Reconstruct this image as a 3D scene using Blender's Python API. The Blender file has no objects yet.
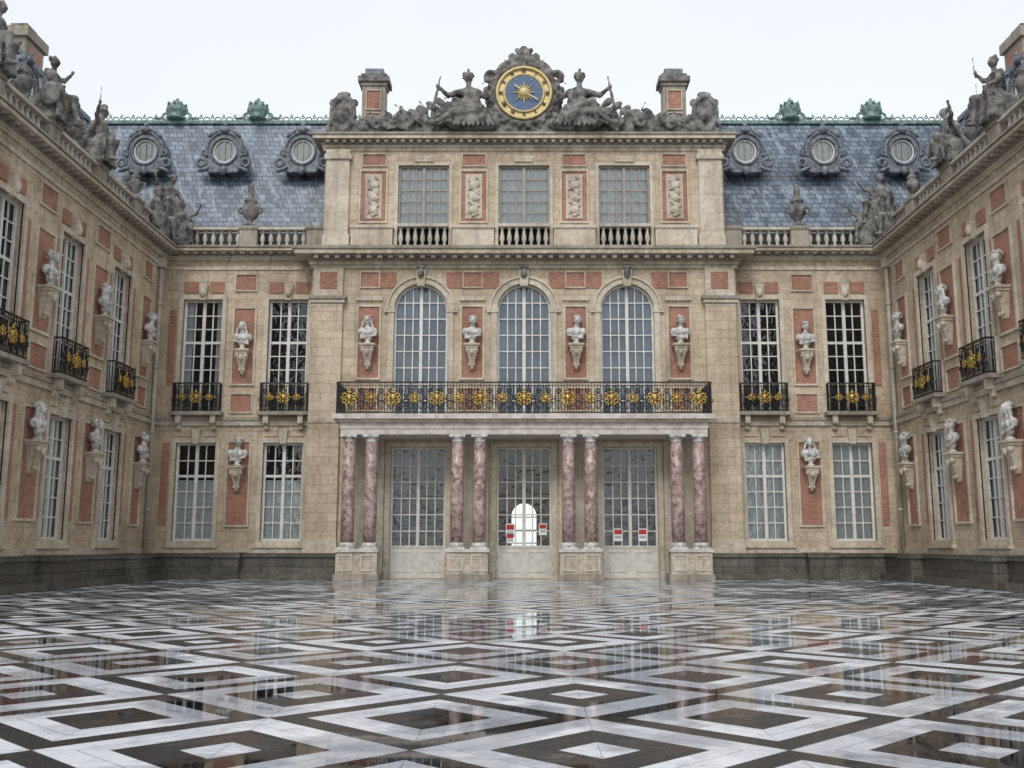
import bpy, bmesh, math, random
from mathutils import Matrix, Vector, Euler
random.seed(7)
D2R=math.radians
scene=bpy.context.scene
# ---------------------------------------------------------------- materials
def newmat(name):
    m=bpy.data.materials.new(name); m.use_nodes=True
    nt=m.node_tree; nt.nodes.clear()
    out=nt.nodes.new('ShaderNodeOutputMaterial')
    return m,nt,out
def N(nt,t,**k):
    n=nt.nodes.new(t)
    for a,b in k.items(): setattr(n,a,b)
    return n
def setin(nt,sock,val):
    if hasattr(val,'is_output'): nt.links.new(val,sock)
    else: sock.default_value=val
def math_(nt,op,a,b=None,c=None):
    n=N(nt,'ShaderNodeMath',operation=op)
    setin(nt,n.inputs[0],a)
    if b is not None: setin(nt,n.inputs[1],b)
    if c is not None: setin(nt,n.inputs[2],c)
    return n.outputs[0]
def mix(nt,f,a,b,mode='MIX'):
    n=N(nt,'ShaderNodeMix',data_type='RGBA',blend_type=mode)
    setin(nt,n.inputs[0],f); setin(nt,n.inputs[6],a); setin(nt,n.inputs[7],b)
    return n.outputs[2]
def c4(c): return (c[0],c[1],c[2],1.0)
def pos(nt):
    g=N(nt,'ShaderNodeNewGeometry'); s=N(nt,'ShaderNodeSeparateXYZ')
    nt.links.new(g.outputs['Position'],s.inputs[0]); return g.outputs['Position'],s
def wallvec(nt,su=1.0,sz=1.0):
    p,s=pos(nt)
    u=math_(nt,'ADD',s.outputs[0],s.outputs[1])
    c=N(nt,'ShaderNodeCombineXYZ')
    setin(nt,c.inputs[0],math_(nt,'MULTIPLY',u,su)); setin(nt,c.inputs[1],math_(nt,'MULTIPLY',s.outputs[2],sz))
    return c.outputs[0],p,s
def noise(nt,vec,scale,detail=4,rough=.6):
    n=N(nt,'ShaderNodeTexNoise'); setin(nt,n.inputs['Vector'],vec)
    n.inputs['Scale'].default_value=scale; n.inputs['Detail'].default_value=detail; n.inputs['Roughness'].default_value=rough
    return n.outputs[0]
def ramp(nt,f,p0,p1,c0=(0,0,0),c1=(1,1,1)):
    r=N(nt,'ShaderNodeValToRGB'); setin(nt,r.inputs[0],f)
    r.color_ramp.elements[0].position=p0; r.color_ramp.elements[1].position=p1
    r.color_ramp.elements[0].color=c4(c0); r.color_ramp.elements[1].color=c4(c1)
    return r.outputs[0]
def prin(nt,out,col,rough=.8,metal=0.0,bump=None,bs=.3,bd=.02,spec=.5):
    b=N(nt,'ShaderNodeBsdfPrincipled')
    setin(nt,b.inputs['Base Color'],col if hasattr(col,'is_output') else c4(col))
    setin(nt,b.inputs['Roughness'],rough); b.inputs['Metallic'].default_value=metal
    b.inputs['Specular IOR Level'].default_value=spec
    if bump is not None:
        k=N(nt,'ShaderNodeBump'); k.inputs['Strength'].default_value=bs; k.inputs['Distance'].default_value=bd
        setin(nt,k.inputs['Height'],bump); nt.links.new(k.outputs[0],b.inputs['Normal'])
    nt.links.new(b.outputs[0],out.inputs[0]); return b
def mrange(nt,v,a,b):
    n=N(nt,'ShaderNodeMapRange'); n.clamp=True
    setin(nt,n.inputs[0],v); n.inputs[1].default_value=a; n.inputs[2].default_value=b; return n.outputs[0]
def blockmat(name,c1,c2,mort,bw,rh,ms,stain=.55,rough=.85,grime=(.16,.14,.12),bands=True):
    m,nt,out=newmat(name)
    v,p,s=wallvec(nt)
    b=N(nt,'ShaderNodeTexBrick'); nt.links.new(v,b.inputs['Vector'])
    b.inputs['Scale'].default_value=1; b.inputs['Brick Width'].default_value=bw; b.inputs['Row Height'].default_value=rh
    b.inputs['Mortar Size'].default_value=ms; b.inputs['Mortar Smooth'].default_value=.3; b.inputs['Bias'].default_value=0
    b.inputs['Color1'].default_value=c4(c1); b.inputs['Color2'].default_value=c4(c2); b.inputs['Mortar'].default_value=c4(mort)
    n1=noise(nt,p,.55,4); n2=noise(nt,p,5,4,.7)
    col=mix(nt,ramp(nt,n1,.38,.62),b.outputs[0],mix(nt,1.0,b.outputs[0],c4((.78,.75,.71)),'MULTIPLY'))
    col=mix(nt,ramp(nt,n2,.42,.68,(0,0,0),(.7,.7,.7)),col,mix(nt,1.0,col,c4((.64,.62,.60)),'MULTIPLY'))
    v2,_,_=wallvec(nt,1.9,.14)
    st=noise(nt,v2,1.0,5,.7)
    f=ramp(nt,st,.50,.74,(0,0,0),(stain,stain,stain))
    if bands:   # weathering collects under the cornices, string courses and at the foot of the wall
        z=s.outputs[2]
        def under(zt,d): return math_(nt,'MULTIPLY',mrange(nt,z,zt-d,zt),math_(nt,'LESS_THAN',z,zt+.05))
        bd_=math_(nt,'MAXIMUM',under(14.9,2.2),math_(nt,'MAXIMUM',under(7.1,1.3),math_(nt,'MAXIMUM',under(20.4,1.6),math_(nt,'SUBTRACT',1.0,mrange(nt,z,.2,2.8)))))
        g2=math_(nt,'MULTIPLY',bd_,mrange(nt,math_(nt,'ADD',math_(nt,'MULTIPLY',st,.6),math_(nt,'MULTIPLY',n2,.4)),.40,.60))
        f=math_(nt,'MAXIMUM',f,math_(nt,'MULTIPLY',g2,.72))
    col=mix(nt,f,col,mix(nt,.72,col,c4(grime)))
    hb=math_(nt,'ADD',math_(nt,'MULTIPLY',n2,.5),math_(nt,'MULTIPLY',b.outputs[1],-.8))
    prin(nt,out,col,rough,bump=hb,bs=.5,bd=.03)
    return m
def simple(name,c,rough=.6,metal=0,var=.25,scale=3,spec=.5,dark=None,bs=.15):
    m,nt,out=newmat(name); p,s=pos(nt)
    n=noise(nt,p,scale,4,.65); d=dark or tuple(x*(1-var) for x in c)
    col=mix(nt,ramp(nt,n,.38,.64),c4(c),c4(d))
    prin(nt,out,col,rough,metal,bump=n,bs=bs,bd=.02,spec=spec); return m
STONE=blockmat('limestone',(.68,.575,.43),(.58,.485,.355),(.38,.32,.24),.95,.42,.010,.75,grime=(.13,.12,.105))
TRIM=blockmat('limestone_trim',(.72,.655,.54),(.65,.58,.465),(.42,.37,.30),1.6,.9,.007,.75,grime=(.13,.12,.105))
CORN=blockmat('weathered_cornice_stone',(.44,.40,.335),(.34,.31,.26),(.2,.18,.15),1.3,1.1,.01,.95,grime=(.06,.057,.052),bands=False)
BALM=blockmat('baluster_stone',(.64,.60,.53),(.55,.51,.45),(.4,.37,.32),2.2,2.2,.004,.6,bands=False)
PLIN=blockmat('damp_plinth_stone',(.19,.175,.15),(.12,.11,.09),(.04,.04,.035),1.4,.55,.015,.9,.45,grime=(.03,.032,.026))
BRICK=blockmat('rose_brick',(.50,.225,.145),(.38,.155,.10),(.48,.37,.30),.24,.075,.010,.5,grime=(.14,.08,.06))
def mk_slate():
    m,nt,out=newmat('slate_roof')
    v,p,s=wallvec(nt)
    b=N(nt,'ShaderNodeTexBrick'); nt.links.new(v,b.inputs['Vector'])
    b.inputs['Scale'].default_value=1; b.inputs['Brick Width'].default_value=.40; b.inputs['Row Height'].default_value=.27
    b.inputs['Mortar Size'].default_value=.022; b.inputs['Bias'].default_value=0
    b.inputs['Color1'].default_value=(.07,.10,.145,1); b.inputs['Color2'].default_value=(.24,.30,.38,1); b.inputs['Mortar'].default_value=(.018,.022,.032,1)
    n1=noise(nt,p,1.1,4,.7); n3=noise(nt,p,4.5,5,.8)
    v2,_,_=wallvec(nt,2.6,.6); st=noise(nt,v2,1,6,.8)
    col=mix(nt,ramp(nt,n1,.42,.6,(0,0,0),(.7,.7,.7)),b.outputs[0],mix(nt,1,b.outputs[0],c4((.5,.53,.58)),'MULTIPLY'))
    col=mix(nt,ramp(nt,st,.52,.62,(0,0,0),(.7,.7,.7)),col,c4((.36,.43,.49)))
    col=mix(nt,ramp(nt,n3,.53,.62,(0,0,0),(.65,.65,.65)),col,c4((.08,.088,.085)))
    prin(nt,out,col,.45,bump=math_(nt,'ADD',b.outputs[1],math_(nt,'MULTIPLY',n3,-1.0)),bs=-.6,bd=.04); return m
SLATE=mk_slate()
WHITE=simple('painted_window_wood',(.74,.73,.69),.5,var=.2)
CREAM=simple('pale_door_paint',(.66,.635,.57),.5,var=.22)
TAN=simple('attic_window_wood',(.36,.32,.265),.6)
DARKIN=simple('dark_interior_and_recess_shade',(.010,.010,.012),.9,bs=0)
HALL=simple('hall_interior',(.05,.055,.06),.9,bs=0)
CURT=simple('pale_curtain',(.76,.77,.75),.9,var=.12)
PANEB=simple('blue_grey_pane_sheet',(.34,.41,.49),.9,var=.40,scale=.8)  # sheet added behind arched panes; colour stands in for reflections in the glass
PANED=simple('dark_blue_pane_sheet',(.15,.19,.23),.9,var=.5,scale=.8)  # sheet added behind door panes, coloured to give the glass its dark tone
LEAD=simple('lead_sheet',(.20,.225,.26),.5,var=.65,scale=4,bs=.4)
COPPER=simple('verdigris_copper',(.24,.36,.33),.7,dark=(.08,.12,.11),scale=5,bs=.4)
IRON=simple('black_iron_and_gap_shade',(.012,.012,.012),.4,var=.2)
GOLD=simple('gilding',(.72,.49,.13),.45,.85,dark=(.26,.17,.06),scale=10,bs=.4)
GOLDP=simple('clock_gilding',(.70,.56,.27),.5,.3,var=.35,scale=9)
BLUE=simple('blue_enamel',(.05,.12,.24),.4,var=.35)
MARB=simple('white_marble',(.70,.69,.66),.6,scale=5,dark=(.30,.29,.265))
ENTB=simple('pale_pink_entablature',(.66,.61,.56),.6,scale=3,dark=(.44,.39,.35))
STAT=simple('weathered_statue_stone',(.26,.25,.23),.85,scale=2.6,dark=(.052,.050,.047),bs=.6)
PIPE=simple('grey_pipe',(.46,.42,.36),.6)
PAPER=simple('paper',(.8,.8,.78),.7,var=.05)
RED=simple('red_print',(.45,.03,.03),.6,var=.1)
def mk_pink():
    m,nt,out=newmat('pink_marble'); p,s=pos(nt)
    n=noise(nt,p,4.5,7,.75); n2=noise(nt,p,1.6,5,.7)
    col=mix(nt,ramp(nt,n,.42,.58),c4((.19,.11,.10)),c4((.55,.43,.39)))
    col=mix(nt,ramp(nt,n2,.47,.60,(0,0,0),(.6,.6,.6)),col,c4((.33,.25,.24)))
    prin(nt,out,col,.3,bump=n,bs=.05); return m
PINK=mk_pink()
def mk_glass():
    m,nt,out=newmat('window_glass')
    t=N(nt,'ShaderNodeBsdfTransparent'); t.inputs[0].default_value=(.88,.93,.95,1)
    g=N(nt,'ShaderNodeBsdfGlossy'); g.inputs['Roughness'].default_value=.03; g.inputs[0].default_value=(1,1,1,1)
    f=N(nt,'ShaderNodeFresnel'); f.inputs[0].default_value=1.6
    p,s=pos(nt); n=noise(nt,p,2.2,2,.5); k=N(nt,'ShaderNodeBump'); k.inputs['Strength'].default_value=.5; k.inputs['Distance'].default_value=.08
    nt.links.new(n,k.inputs['Height']); nt.links.new(k.outputs[0],g.inputs['Normal'])
    mx=N(nt,'ShaderNodeMixShader'); setin(nt,mx.inputs[0],math_(nt,'ADD',f.outputs[0],.02))
    nt.links.new(t.outputs[0],mx.inputs[1]); nt.links.new(g.outputs[0],mx.inputs[2]); nt.links.new(mx.outputs[0],out.inputs[0])
    return m
GLASS=mk_glass()
def mk_pave():
    m,nt,out=newmat('wet_marble_paving'); p,s=pos(nt)
    dx=math_(nt,'SUBTRACT',s.outputs[0],.56); dy=math_(nt,'ADD',s.outputs[1],37.73)
    P=math_(nt,'DIVIDE',math_(nt,'ADD',dx,dy),2.8); Q=math_(nt,'DIVIDE',math_(nt,'SUBTRACT',dx,dy),2.8)
    rp=math_(nt,'ROUND',P); rq=math_(nt,'ROUND',Q)
    a=math_(nt,'ABSOLUTE',math_(nt,'SUBTRACT',P,rp)); b=math_(nt,'ABSOLUTE',math_(nt,'SUBTRACT',Q,rq))
    mm=math_(nt,'MULTIPLY',math_(nt,'MAXIMUM',a,b),2)
    par=math_(nt,'FLOORED_MODULO',math_(nt,'ADD',rp,rq),2)
    gt=lambda t: math_(nt,'GREATER_THAN',mm,t)
    A=math_(nt,'ADD',math_(nt,'SUBTRACT',1.0,gt(.22)),gt(.58))
    B=math_(nt,'SUBTRACT',gt(.40),gt(.76))
    W=math_(nt,'ADD',math_(nt,'MULTIPLY',A,math_(nt,'SUBTRACT',1.0,par)),math_(nt,'MULTIPLY',B,par))
    def joint(t,w): return math_(nt,'LESS_THAN',math_(nt,'ABSOLUTE',math_(nt,'SUBTRACT',mm,t)),w)
    J=joint(.998,.006)
    for t in (.22,.58,.40,.76): J=math_(nt,'MAXIMUM',J,joint(t,.004))
    dg=math_(nt,'LESS_THAN',math_(nt,'ABSOLUTE',math_(nt,'SUBTRACT',a,b)),.002); J=math_(nt,'MAXIMUM',J,dg)
    cv=N(nt,'ShaderNodeCombineXYZ'); setin(nt,cv.inputs[0],math_(nt,'FLOOR',math_(nt,'MULTIPLY',P,4))); setin(nt,cv.inputs[1],math_(nt,'FLOOR',math_(nt,'MULTIPLY',Q,4)))
    wn=N(nt,'ShaderNodeTexWhiteNoise',noise_dimensions='2D'); nt.links.new(cv.outputs[0],wn.inputs['Vector'])
    rnd=wn.outputs[0]
    vn=noise(nt,p,2.2,7,.72); big=noise(nt,p,.42,5,.6); fine=noise(nt,p,14,3,.6)
    wh=mix(nt,rnd,c4((.80,.82,.85)),c4((.58,.60,.65)))
    wh=mix(nt,ramp(nt,vn,.50,.62,(0,0,0),(.5,.5,.5)),wh,c4((.36,.38,.42)))
    dk=mix(nt,ramp(nt,rnd,.7,.95),c4((.009,.011,.016)),c4((.034,.021,.020)))
    dk=mix(nt,ramp(nt,vn,.55,.66,(0,0,0),(.4,.4,.4)),dk,c4((.085,.09,.10)))
    col=mix(nt,W,dk,wh)
    col=mix(nt,math_(nt,'MULTIPLY',J,.8),col,c4((.05,.048,.042)))
    wet=ramp(nt,big,.46,.53)
    col=mix(nt,wet,col,mix(nt,1,col,c4((.66,.67,.70)),'MULTIPLY'))
    dryr=math_(nt,'MULTIPLY',math_(nt,'SUBTRACT',1.0,wet),math_(nt,'ADD',.10,math_(nt,'MULTIPLY',fine,.34)))
    rough=math_(nt,'ADD',dryr,.012)
    h=math_(nt,'MULTIPLY',math_(nt,'ADD',math_(nt,'MULTIPLY',vn,.3),math_(nt,'MULTIPLY',J,-.6)),math_(nt,'SUBTRACT',1.0,math_(nt,'MULTIPLY',wet,.75)))
    prin(nt,out,col,rough,bump=h,bs=.14,bd=.012,spec=math_(nt,'ADD',.35,math_(nt,'MULTIPLY',wet,.25)) if False else .5)
    return m
PAVE=mk_pave()
GROUND=simple('gravel_ground',(.22,.20,.17),.9,scale=.7)

# ---------------------------------------------------------------- mesh builder
def unit_sphere(sub):
    bm=bmesh.new(); bmesh.ops.create_icosphere(bm,subdivisions=sub,radius=1)
    v=[tuple(x.co) for x in bm.verts]; f=[tuple(q.index for q in x.verts) for x in bm.faces]; bm.free(); return v,f
SPH={1:unit_sphere(1),2:unit_sphere(2),3:unit_sphere(3)}
class MB:
    def __init__(s): s.v=[];s.f=[];s.mi=[];s.sm=[];s.mats=[];s.M=Matrix.Identity(4)
    def add(s,verts,faces,mat,smooth=False,T=None):
        M=s.M if T is None else s.M@T
        fl=M.determinant()<0; b=len(s.v)
        s.v.extend([tuple(M@Vector(x)) for x in verts])
        if mat not in s.mats: s.mats.append(mat)
        k=s.mats.index(mat)
        for f in faces:
            g=tuple(b+i for i in f)
            s.f.append(g[::-1] if fl else g); s.mi.append(k); s.sm.append(smooth)
    def box(s,x0,x1,y0,y1,z0,z1,mat,T=None):
        if x0>x1:x0,x1=x1,x0
        s.add([(x0,y0,z0),(x1,y0,z0),(x1,y1,z0),(x0,y1,z0),(x0,y0,z1),(x1,y0,z1),(x1,y1,z1),(x0,y1,z1)],
          [(0,3,2,1),(4,5,6,7),(0,1,5,4),(1,2,6,5),(2,3,7,6),(3,0,4,7)],mat,T=T)
    def quad(s,a,b,c,d,mat): s.add([a,b,c,d],[(0,1,2,3)],mat)
    def lathe(s,prof,c,seg,mat,smooth=True,T=None):
        v=[];f=[];n=len(prof)
        for r,z in prof:
            for i in range(seg):
                a=2*math.pi*i/seg; v.append((c[0]+r*math.cos(a),c[1]+r*math.sin(a),c[2]+z))
        for j in range(n-1):
            for i in range(seg):
                k=(i+1)%seg; f.append((j*seg+i,j*seg+k,(j+1)*seg+k,(j+1)*seg+i))
        f.append(tuple(range(seg))[::-1]); f.append(tuple((n-1)*seg+i for i in range(seg)))
        s.add(v,f,mat,smooth,T)
    def sph(s,c,r,mat,sub=2,rot=None):
        if not hasattr(r,'__len__'): r=(r,r,r)
        T=Matrix.Translation(c)@(Euler(rot).to_matrix().to_4x4() if rot else Matrix.Identity(4))@Matrix.Diagonal((r[0],r[1],r[2],1))
        s.add(SPH[sub][0],SPH[sub][1],mat,True,T)
    def torus(s,c,R,r,mat,seg=16,ss=6,a0=0,a1=2*math.pi,sx=1,sz=1):  # in xz plane
        v=[];f=[];full=abs(a1-a0-2*math.pi)<1e-4; n=seg if full else seg+1
        for i in range(n):
            a=a0+(a1-a0)*i/seg
            for j in range(ss):
                t=2*math.pi*j/ss; q=R+r*math.cos(t)
                v.append((c[0]+q*math.cos(a)*sx,c[1]+r*math.sin(t),c[2]+q*math.sin(a)*sz))
        for i in range(seg):
            i2=(i+1)%n
            for j in range(ss):
                j2=(j+1)%ss; f.append((i*ss+j,i*ss+j2,i2*ss+j2,i2*ss+j))
        s.add(v,f,mat,True)
    def archring(s,cx,cz,r0,r1,y0,y1,mat,seg=20,a0=0,a1=math.pi):
        v=[];f=[]
        for i in range(seg+1):
            a=a0+(a1-a0)*i/seg; c,sn=math.cos(a),math.sin(a)
            for r,y in ((r0,y0),(r1,y0),(r1,y1),(r0,y1)): v.append((cx+r*c,y,cz+r*sn))
        for i in range(seg):
            for j in range(4):
                k=(j+1)%4; f.append((i*4+j,i*4+k,(i+1)*4+k,(i+1)*4+j))
        s.add(v,f,mat)
    def mesh(s,me,mat,T=None,smooth=True):
        s.add([tuple(v.co) for v in me.vertices],[tuple(p.vertices) for p in me.polygons],mat,smooth,T)
    def me(s,name):
        me=bpy.data.meshes.new(name); me.from_pydata(s.v,[],s.f)
        for m in s.mats: me.materials.append(m)
        me.polygons.foreach_set('material_index',s.mi); me.polygons.foreach_set('use_smooth',s.sm); me.update(); return me
    def build(s,name,parent=None):
        ob=bpy.data.objects.new(name,s.me(name)); scene.collection.objects.link(ob)
        if parent: ob.parent=parent
        return ob
def empty(name):
    e=bpy.data.objects.new(name,None); scene.collection.objects.link(e); return e
def remesh(mb,voxel,disp=0,dscale=.2):
    me=mb.me('tmp'); ob=bpy.data.objects.new('tmp',me); scene.collection.objects.link(ob)
    r=ob.modifiers.new('r','REMESH'); r.mode='VOXEL'; r.voxel_size=voxel
    if disp:
        t=bpy.data.textures.new('c','CLOUDS'); t.noise_scale=dscale
        d=ob.modifiers.new('d','DISPLACE'); d.texture=t; d.strength=disp; d.mid_level=.5; d.texture_coords='LOCAL'
    dg=bpy.context.evaluated_depsgraph_get()
    res=bpy.data.meshes.new_from_object(ob.evaluated_get(dg))
    bpy.data.objects.remove(ob); return res

# ---------------------------------------------------------------- building bits (local frame: front faces -y)
def wall(mb,a,b,z0,z1,yw,ops,mat,dep=.34):
    xs=sorted(set([a,b]+[o[0] for o in ops]+[o[1] for o in ops])); zs=sorted(set([z0,z1]+[o[2] for o in ops]+[o[3] for o in ops]))
    for i in range(len(xs)-1):
        for j in range(len(zs)-1):
            cx=(xs[i]+xs[i+1])/2; cz=(zs[j]+zs[j+1])/2
            if any(o[0]<cx<o[1] and o[2]<cz<o[3] for o in ops): continue
            mb.quad((xs[i],yw,zs[j]),(xs[i+1],yw,zs[j]),(xs[i+1],yw,zs[j+1]),(xs[i],yw,zs[j+1]),mat)
    for o in ops:
        x0,x1,c,d=o[:4]; arch=len(o)>4 and o[4]; r=(x1-x0)/2; sp=d-r if arch else d
        mb.quad((x0,yw,c),(x0,yw+dep,c),(x0,yw+dep,sp),(x0,yw,sp),mat)
        mb.quad((x1,yw+dep,c),(x1,yw,c),(x1,yw,sp),(x1,yw+dep,sp),mat)
        mb.quad((x0,yw,c),(x1,yw,c),(x1,yw+dep,c),(x0,yw+dep,c),mat)
        if not arch: mb.quad((x0,yw+dep,d),(x1,yw+dep,d),(x1,yw,d),(x0,yw,d),mat)
        else:
            cx=(x0+x1)/2; n=20
            for i in range(n):
                A=math.pi*(1-i/n); B=math.pi*(1-(i+1)/n)
                p=(cx+r*math.cos(A),sp+r*math.sin(A)); q=(cx+r*math.cos(B),sp+r*math.sin(B))
                mb.quad((p[0],yw,p[1]),(q[0],yw,q[1]),(q[0],yw,d),(p[0],yw,d),mat)
                mb.quad((p[0],yw+dep,p[1]),(q[0],yw+dep,q[1]),(q[0],yw,q[1]),(p[0],yw,p[1]),mat)
def window(mb,x0,x1,z0,z1,yw,cols,rows,fm,curt=None,cover=1.0,arch=False,panel=0,inner=True,gy=.30,split=None,ctop=1.0,mw=.026):
    y=yw+gy-.1; fw=.10; cx=(x0+x1)/2; r=(x1-x0)/2; sp=z1-r if arch else z1
    mb.box(x0,x0+fw,y,y+.08,z0,sp,fm); mb.box(x1-fw,x1,y,y+.08,z0,sp,fm)
    mb.box(x0+fw,x1-fw,y+.004,y+.08,z0,z0+fw,fm)
    if arch: mb.archring(cx,sp,r-fw,r,y,y+.08,fm)
    else: mb.box(x0+fw,x1-fw,y+.004,y+.08,z1-fw,z1,fm)
    def top(x): return sp+math.sqrt(max(0,(r-fw)**2-(x-cx)**2)) if arch else z1-fw
    zb=z0+fw
    if panel:
        mb.box(x0+fw,x1-fw,y+.02,y+.075,z0+fw,z0+panel,fm)
        for sx in (-1,1):
            xa,xb=sorted((cx+sx*.14,cx+sx*(r-.2)))
            ring(mb,xa+.1,xb-.1,z0+.32,z0+panel-.22,.05,y-.01,y+.03,fm)
        zb=z0+panel
        mb.box(x0+fw,x1-fw,y-.01,y+.08,zb,zb+.09,fm)
    mb.box(cx-.075,cx+.075,y-.012,y+.078,zb,top(cx),fm)
    for i in range(1,cols):
        x=x0+fw+(x1-x0-2*fw)*i/cols
        if abs(x-cx)<.05: continue
        mb.box(x-mw,x+mw,y+.02,y+.07,zb,top(x),fm)
    for j in range(1,rows):
        z=zb+(z1-fw-zb)*j/rows
        w=r-fw if (not arch or z<sp) else math.sqrt(max(0,(r-fw)**2-(z-sp)**2))
        t=mw-.002
        if split and j in split: t=.06
        mb.box(cx-w,cx+w,y+.014,y+.066,z-t,z+t,fm)
    g=yw+gy
    mb.quad((x0,g,z0),(x1,g,z0),(x1,g,z1),(x0,g,z1),GLASS)
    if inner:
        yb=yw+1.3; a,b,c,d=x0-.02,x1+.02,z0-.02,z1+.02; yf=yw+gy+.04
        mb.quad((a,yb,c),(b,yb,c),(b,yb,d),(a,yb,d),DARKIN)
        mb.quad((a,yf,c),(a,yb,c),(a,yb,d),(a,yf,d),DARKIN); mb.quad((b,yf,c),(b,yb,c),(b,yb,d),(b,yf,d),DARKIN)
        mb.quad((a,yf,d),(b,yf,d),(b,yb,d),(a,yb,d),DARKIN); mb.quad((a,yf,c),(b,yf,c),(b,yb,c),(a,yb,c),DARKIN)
    if curt:
        spans=[(x0,x1)] if cover>=1 else [(x0,x0+(x1-x0)*cover/2),(x1-(x1-x0)*cover/2,x1)]
        zt=z0+(z1-z0)*ctop
        for (a,b) in spans:
            n=max(6,int((b-a)/.06)); v=[];f=[]; ph=random.random()*6
            for i in range(n+1):
                x=a+(b-a)*i/n; yy=yw+gy+.11+.04*math.sin(x*22+ph)+.02*math.sin(x*51)
                v+= [(x,yy,z0),(x,yy,zt)]
                if i<n: f.append((2*i,2*i+2,2*i+3,2*i+1))
            mb.add(v,f,curt,True)
def ring(mb,x0,x1,z0,z1,w,y0,y1,mat):
    mb.box(x0-w,x0,y0,y1,z0-w,z1+w,mat); mb.box(x1,x1+w,y0,y1,z0-w,z1+w,mat)
    mb.box(x0,x1,y0+.003,y1,z0-w,z0,mat); mb.box(x0,x1,y0+.003,y1,z1,z1+w,mat)
def panel(mb,x0,x1,z0,z1,yw,w=.09,mat=None):
    mb.box(x0,x1,yw-.02,yw+.05,z0,z1,mat or BRICK); ring(mb,x0,x1,z0,z1,w,yw-.085,yw+.05,TRIM)
def keystone(mb,x,z0,z1,yw,w=.4,p=.2):
    v=[];t=w*.5;b=w*.34
    for y in (yw-p,yw+.05): v+=[(x-b,y,z0),(x+b,y,z0),(x+t,y,z1),(x-t,y,z1)]
    mb.add(v,[(0,1,2,3),(7,6,5,4),(0,4,5,1),(1,5,6,2),(2,6,7,3),(3,7,4,0)],TRIM)
def cornice(mb,a,b,z0,z1,proj,yw,mat,ends=True,mod=.45,yb=.3):
    h=z1-z0; e=1 if ends else 0
    L=[(0,.18,.12),(.18,.36,.22),(.36,.60,.34),(.60,.84,1.0),(.84,1.0,1.12)]
    for f0,f1,p in L:
        q=proj*p; mb.box(a-q*e,b+q*e,yw-q,yw+yb,z0+h*f0,z0+h*f1,TRIM if (f0<.3 or .5<f0<.7) else mat)
    if mod:
        n=int((b-a)/mod)
        for i in range(n+1):
            x=a+(b-a)*(i+.5)/(n+1)
            mb.box(x-mod*.22,x+mod*.22,yw-proj*.85,yw-proj*.3,z0+h*.40,z0+h*.6,mat)
BAL=[(.10,0),(.11,.06),(.06,.10),(.065,.18),(.125,.32),(.11,.44),(.06,.66),(.065,.72),(.10,.76),(.10,.82)]
def balustrade(mb,a,b,z,yw,ped,H=1.05,mat=None,seg=10,dp=.36,sp=.38):
    mat=mat or CORN; c=yw+dp/2
    mb.box(a,b,yw,yw+dp,z,z+.14*H,mat); mb.box(a,b,yw-.04,yw+dp+.04,z+.88*H,z+H,BALM)
    for p in ped: 
        mb.box(p-.42,p+.42,yw-.06,yw+dp+.02,z+.003,z+H*.95,mat); mb.box(p-.47,p+.47,yw-.12,yw+dp+.1,z+H*.90,z+H+.05,mat)
    n=int((b-a)/sp)
    for i in range(n):
        x=a+(b-a)*(i+.5)/n
        if any(abs(x-p)<.5 for p in ped): continue
        mb.lathe([(r,zz*(.74*H)/.82) for r,zz in BAL],(x,c,z+.14*H),seg,BALM)
def gold_mask(mb,x,y,z,s):
    mb.sph((x,y,z),(.10*s,.06*s,.14*s),GOLD,2); mb.sph((x,y,z+.19*s),(.12*s,.05*s,.05*s),GOLD,1)
    mb.sph((x,y,z+.27*s),(.04*s,.04*s,.07*s),GOLD,1); mb.sph((x,y,z-.2*s),(.05*s,.04*s,.11*s),GOLD,1)
    for q in (-1,1):
        mb.torus((x+q*.17*s,y,z+.08*s),.07*s,.028*s,GOLD,10,5); mb.torus((x+q*.17*s,y,z-.12*s),.07*s,.028*s,GOLD,10,5)
        mb.sph((x+q*.11*s,y,z-.24*s),(.08*s,.03*s,.03*s),GOLD,1,(0,q*.7,0)); mb.sph((x+q*.27*s,y,z-.01*s),(.06*s,.03*s,.035*s),GOLD,1,(0,q*-.6,0))
def railing(mb,a,b,z,y,H,masks,big=1.0):
    mb.box(a,b,y-.035,y+.035,z+H-.06,z+H,IRON); mb.box(a,b,y-.03,y+.03,z+.04,z+.09,IRON)
    mb.box(a,b,y-.02,y+.02,z+H-.2,z+H-.17,IRON); mb.box(a,b,y-.02,y+.02,z+.2,z+.225,IRON)
    n=int((b-a)/.13)
    for i in range(n+1):
        x=a+(b-a)*i/n; mb.box(x-.014,x+.014,y-.012,y+.012,z+.09,z+H-.06,IRON)
    m=max(2,int((b-a)/.42))
    for i in range(m):
        x=a+(b-a)*(i+.5)/m
        for k,(zz,R) in enumerate(((.38,.15),(.70,.17),(.97,.10))):
            mb.torus((x,y-.01,z+zz*H/1.35),R,.022,IRON,12,4)
            mb.torus((x,y-.01,z+zz*H/1.35),R*.5,.018,IRON,8,4)
        mb.torus((x+.2,y-.01,z+.54*H/1.35),.09,.02,IRON,10,4)
        mb.sph((x,y-.02,z+H-.12),(.035,.03,.035),GOLD,1); mb.sph((x+.2,y-.02,z+.145),(.03,.03,.03),GOLD,1)
    for xm,s in masks: gold_mask(mb,xm,y-.05,z+H*.5,s*big)
ZG0,ZG1,ZU0,ZU1=1.69,6.18,7.6,13.0
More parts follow.
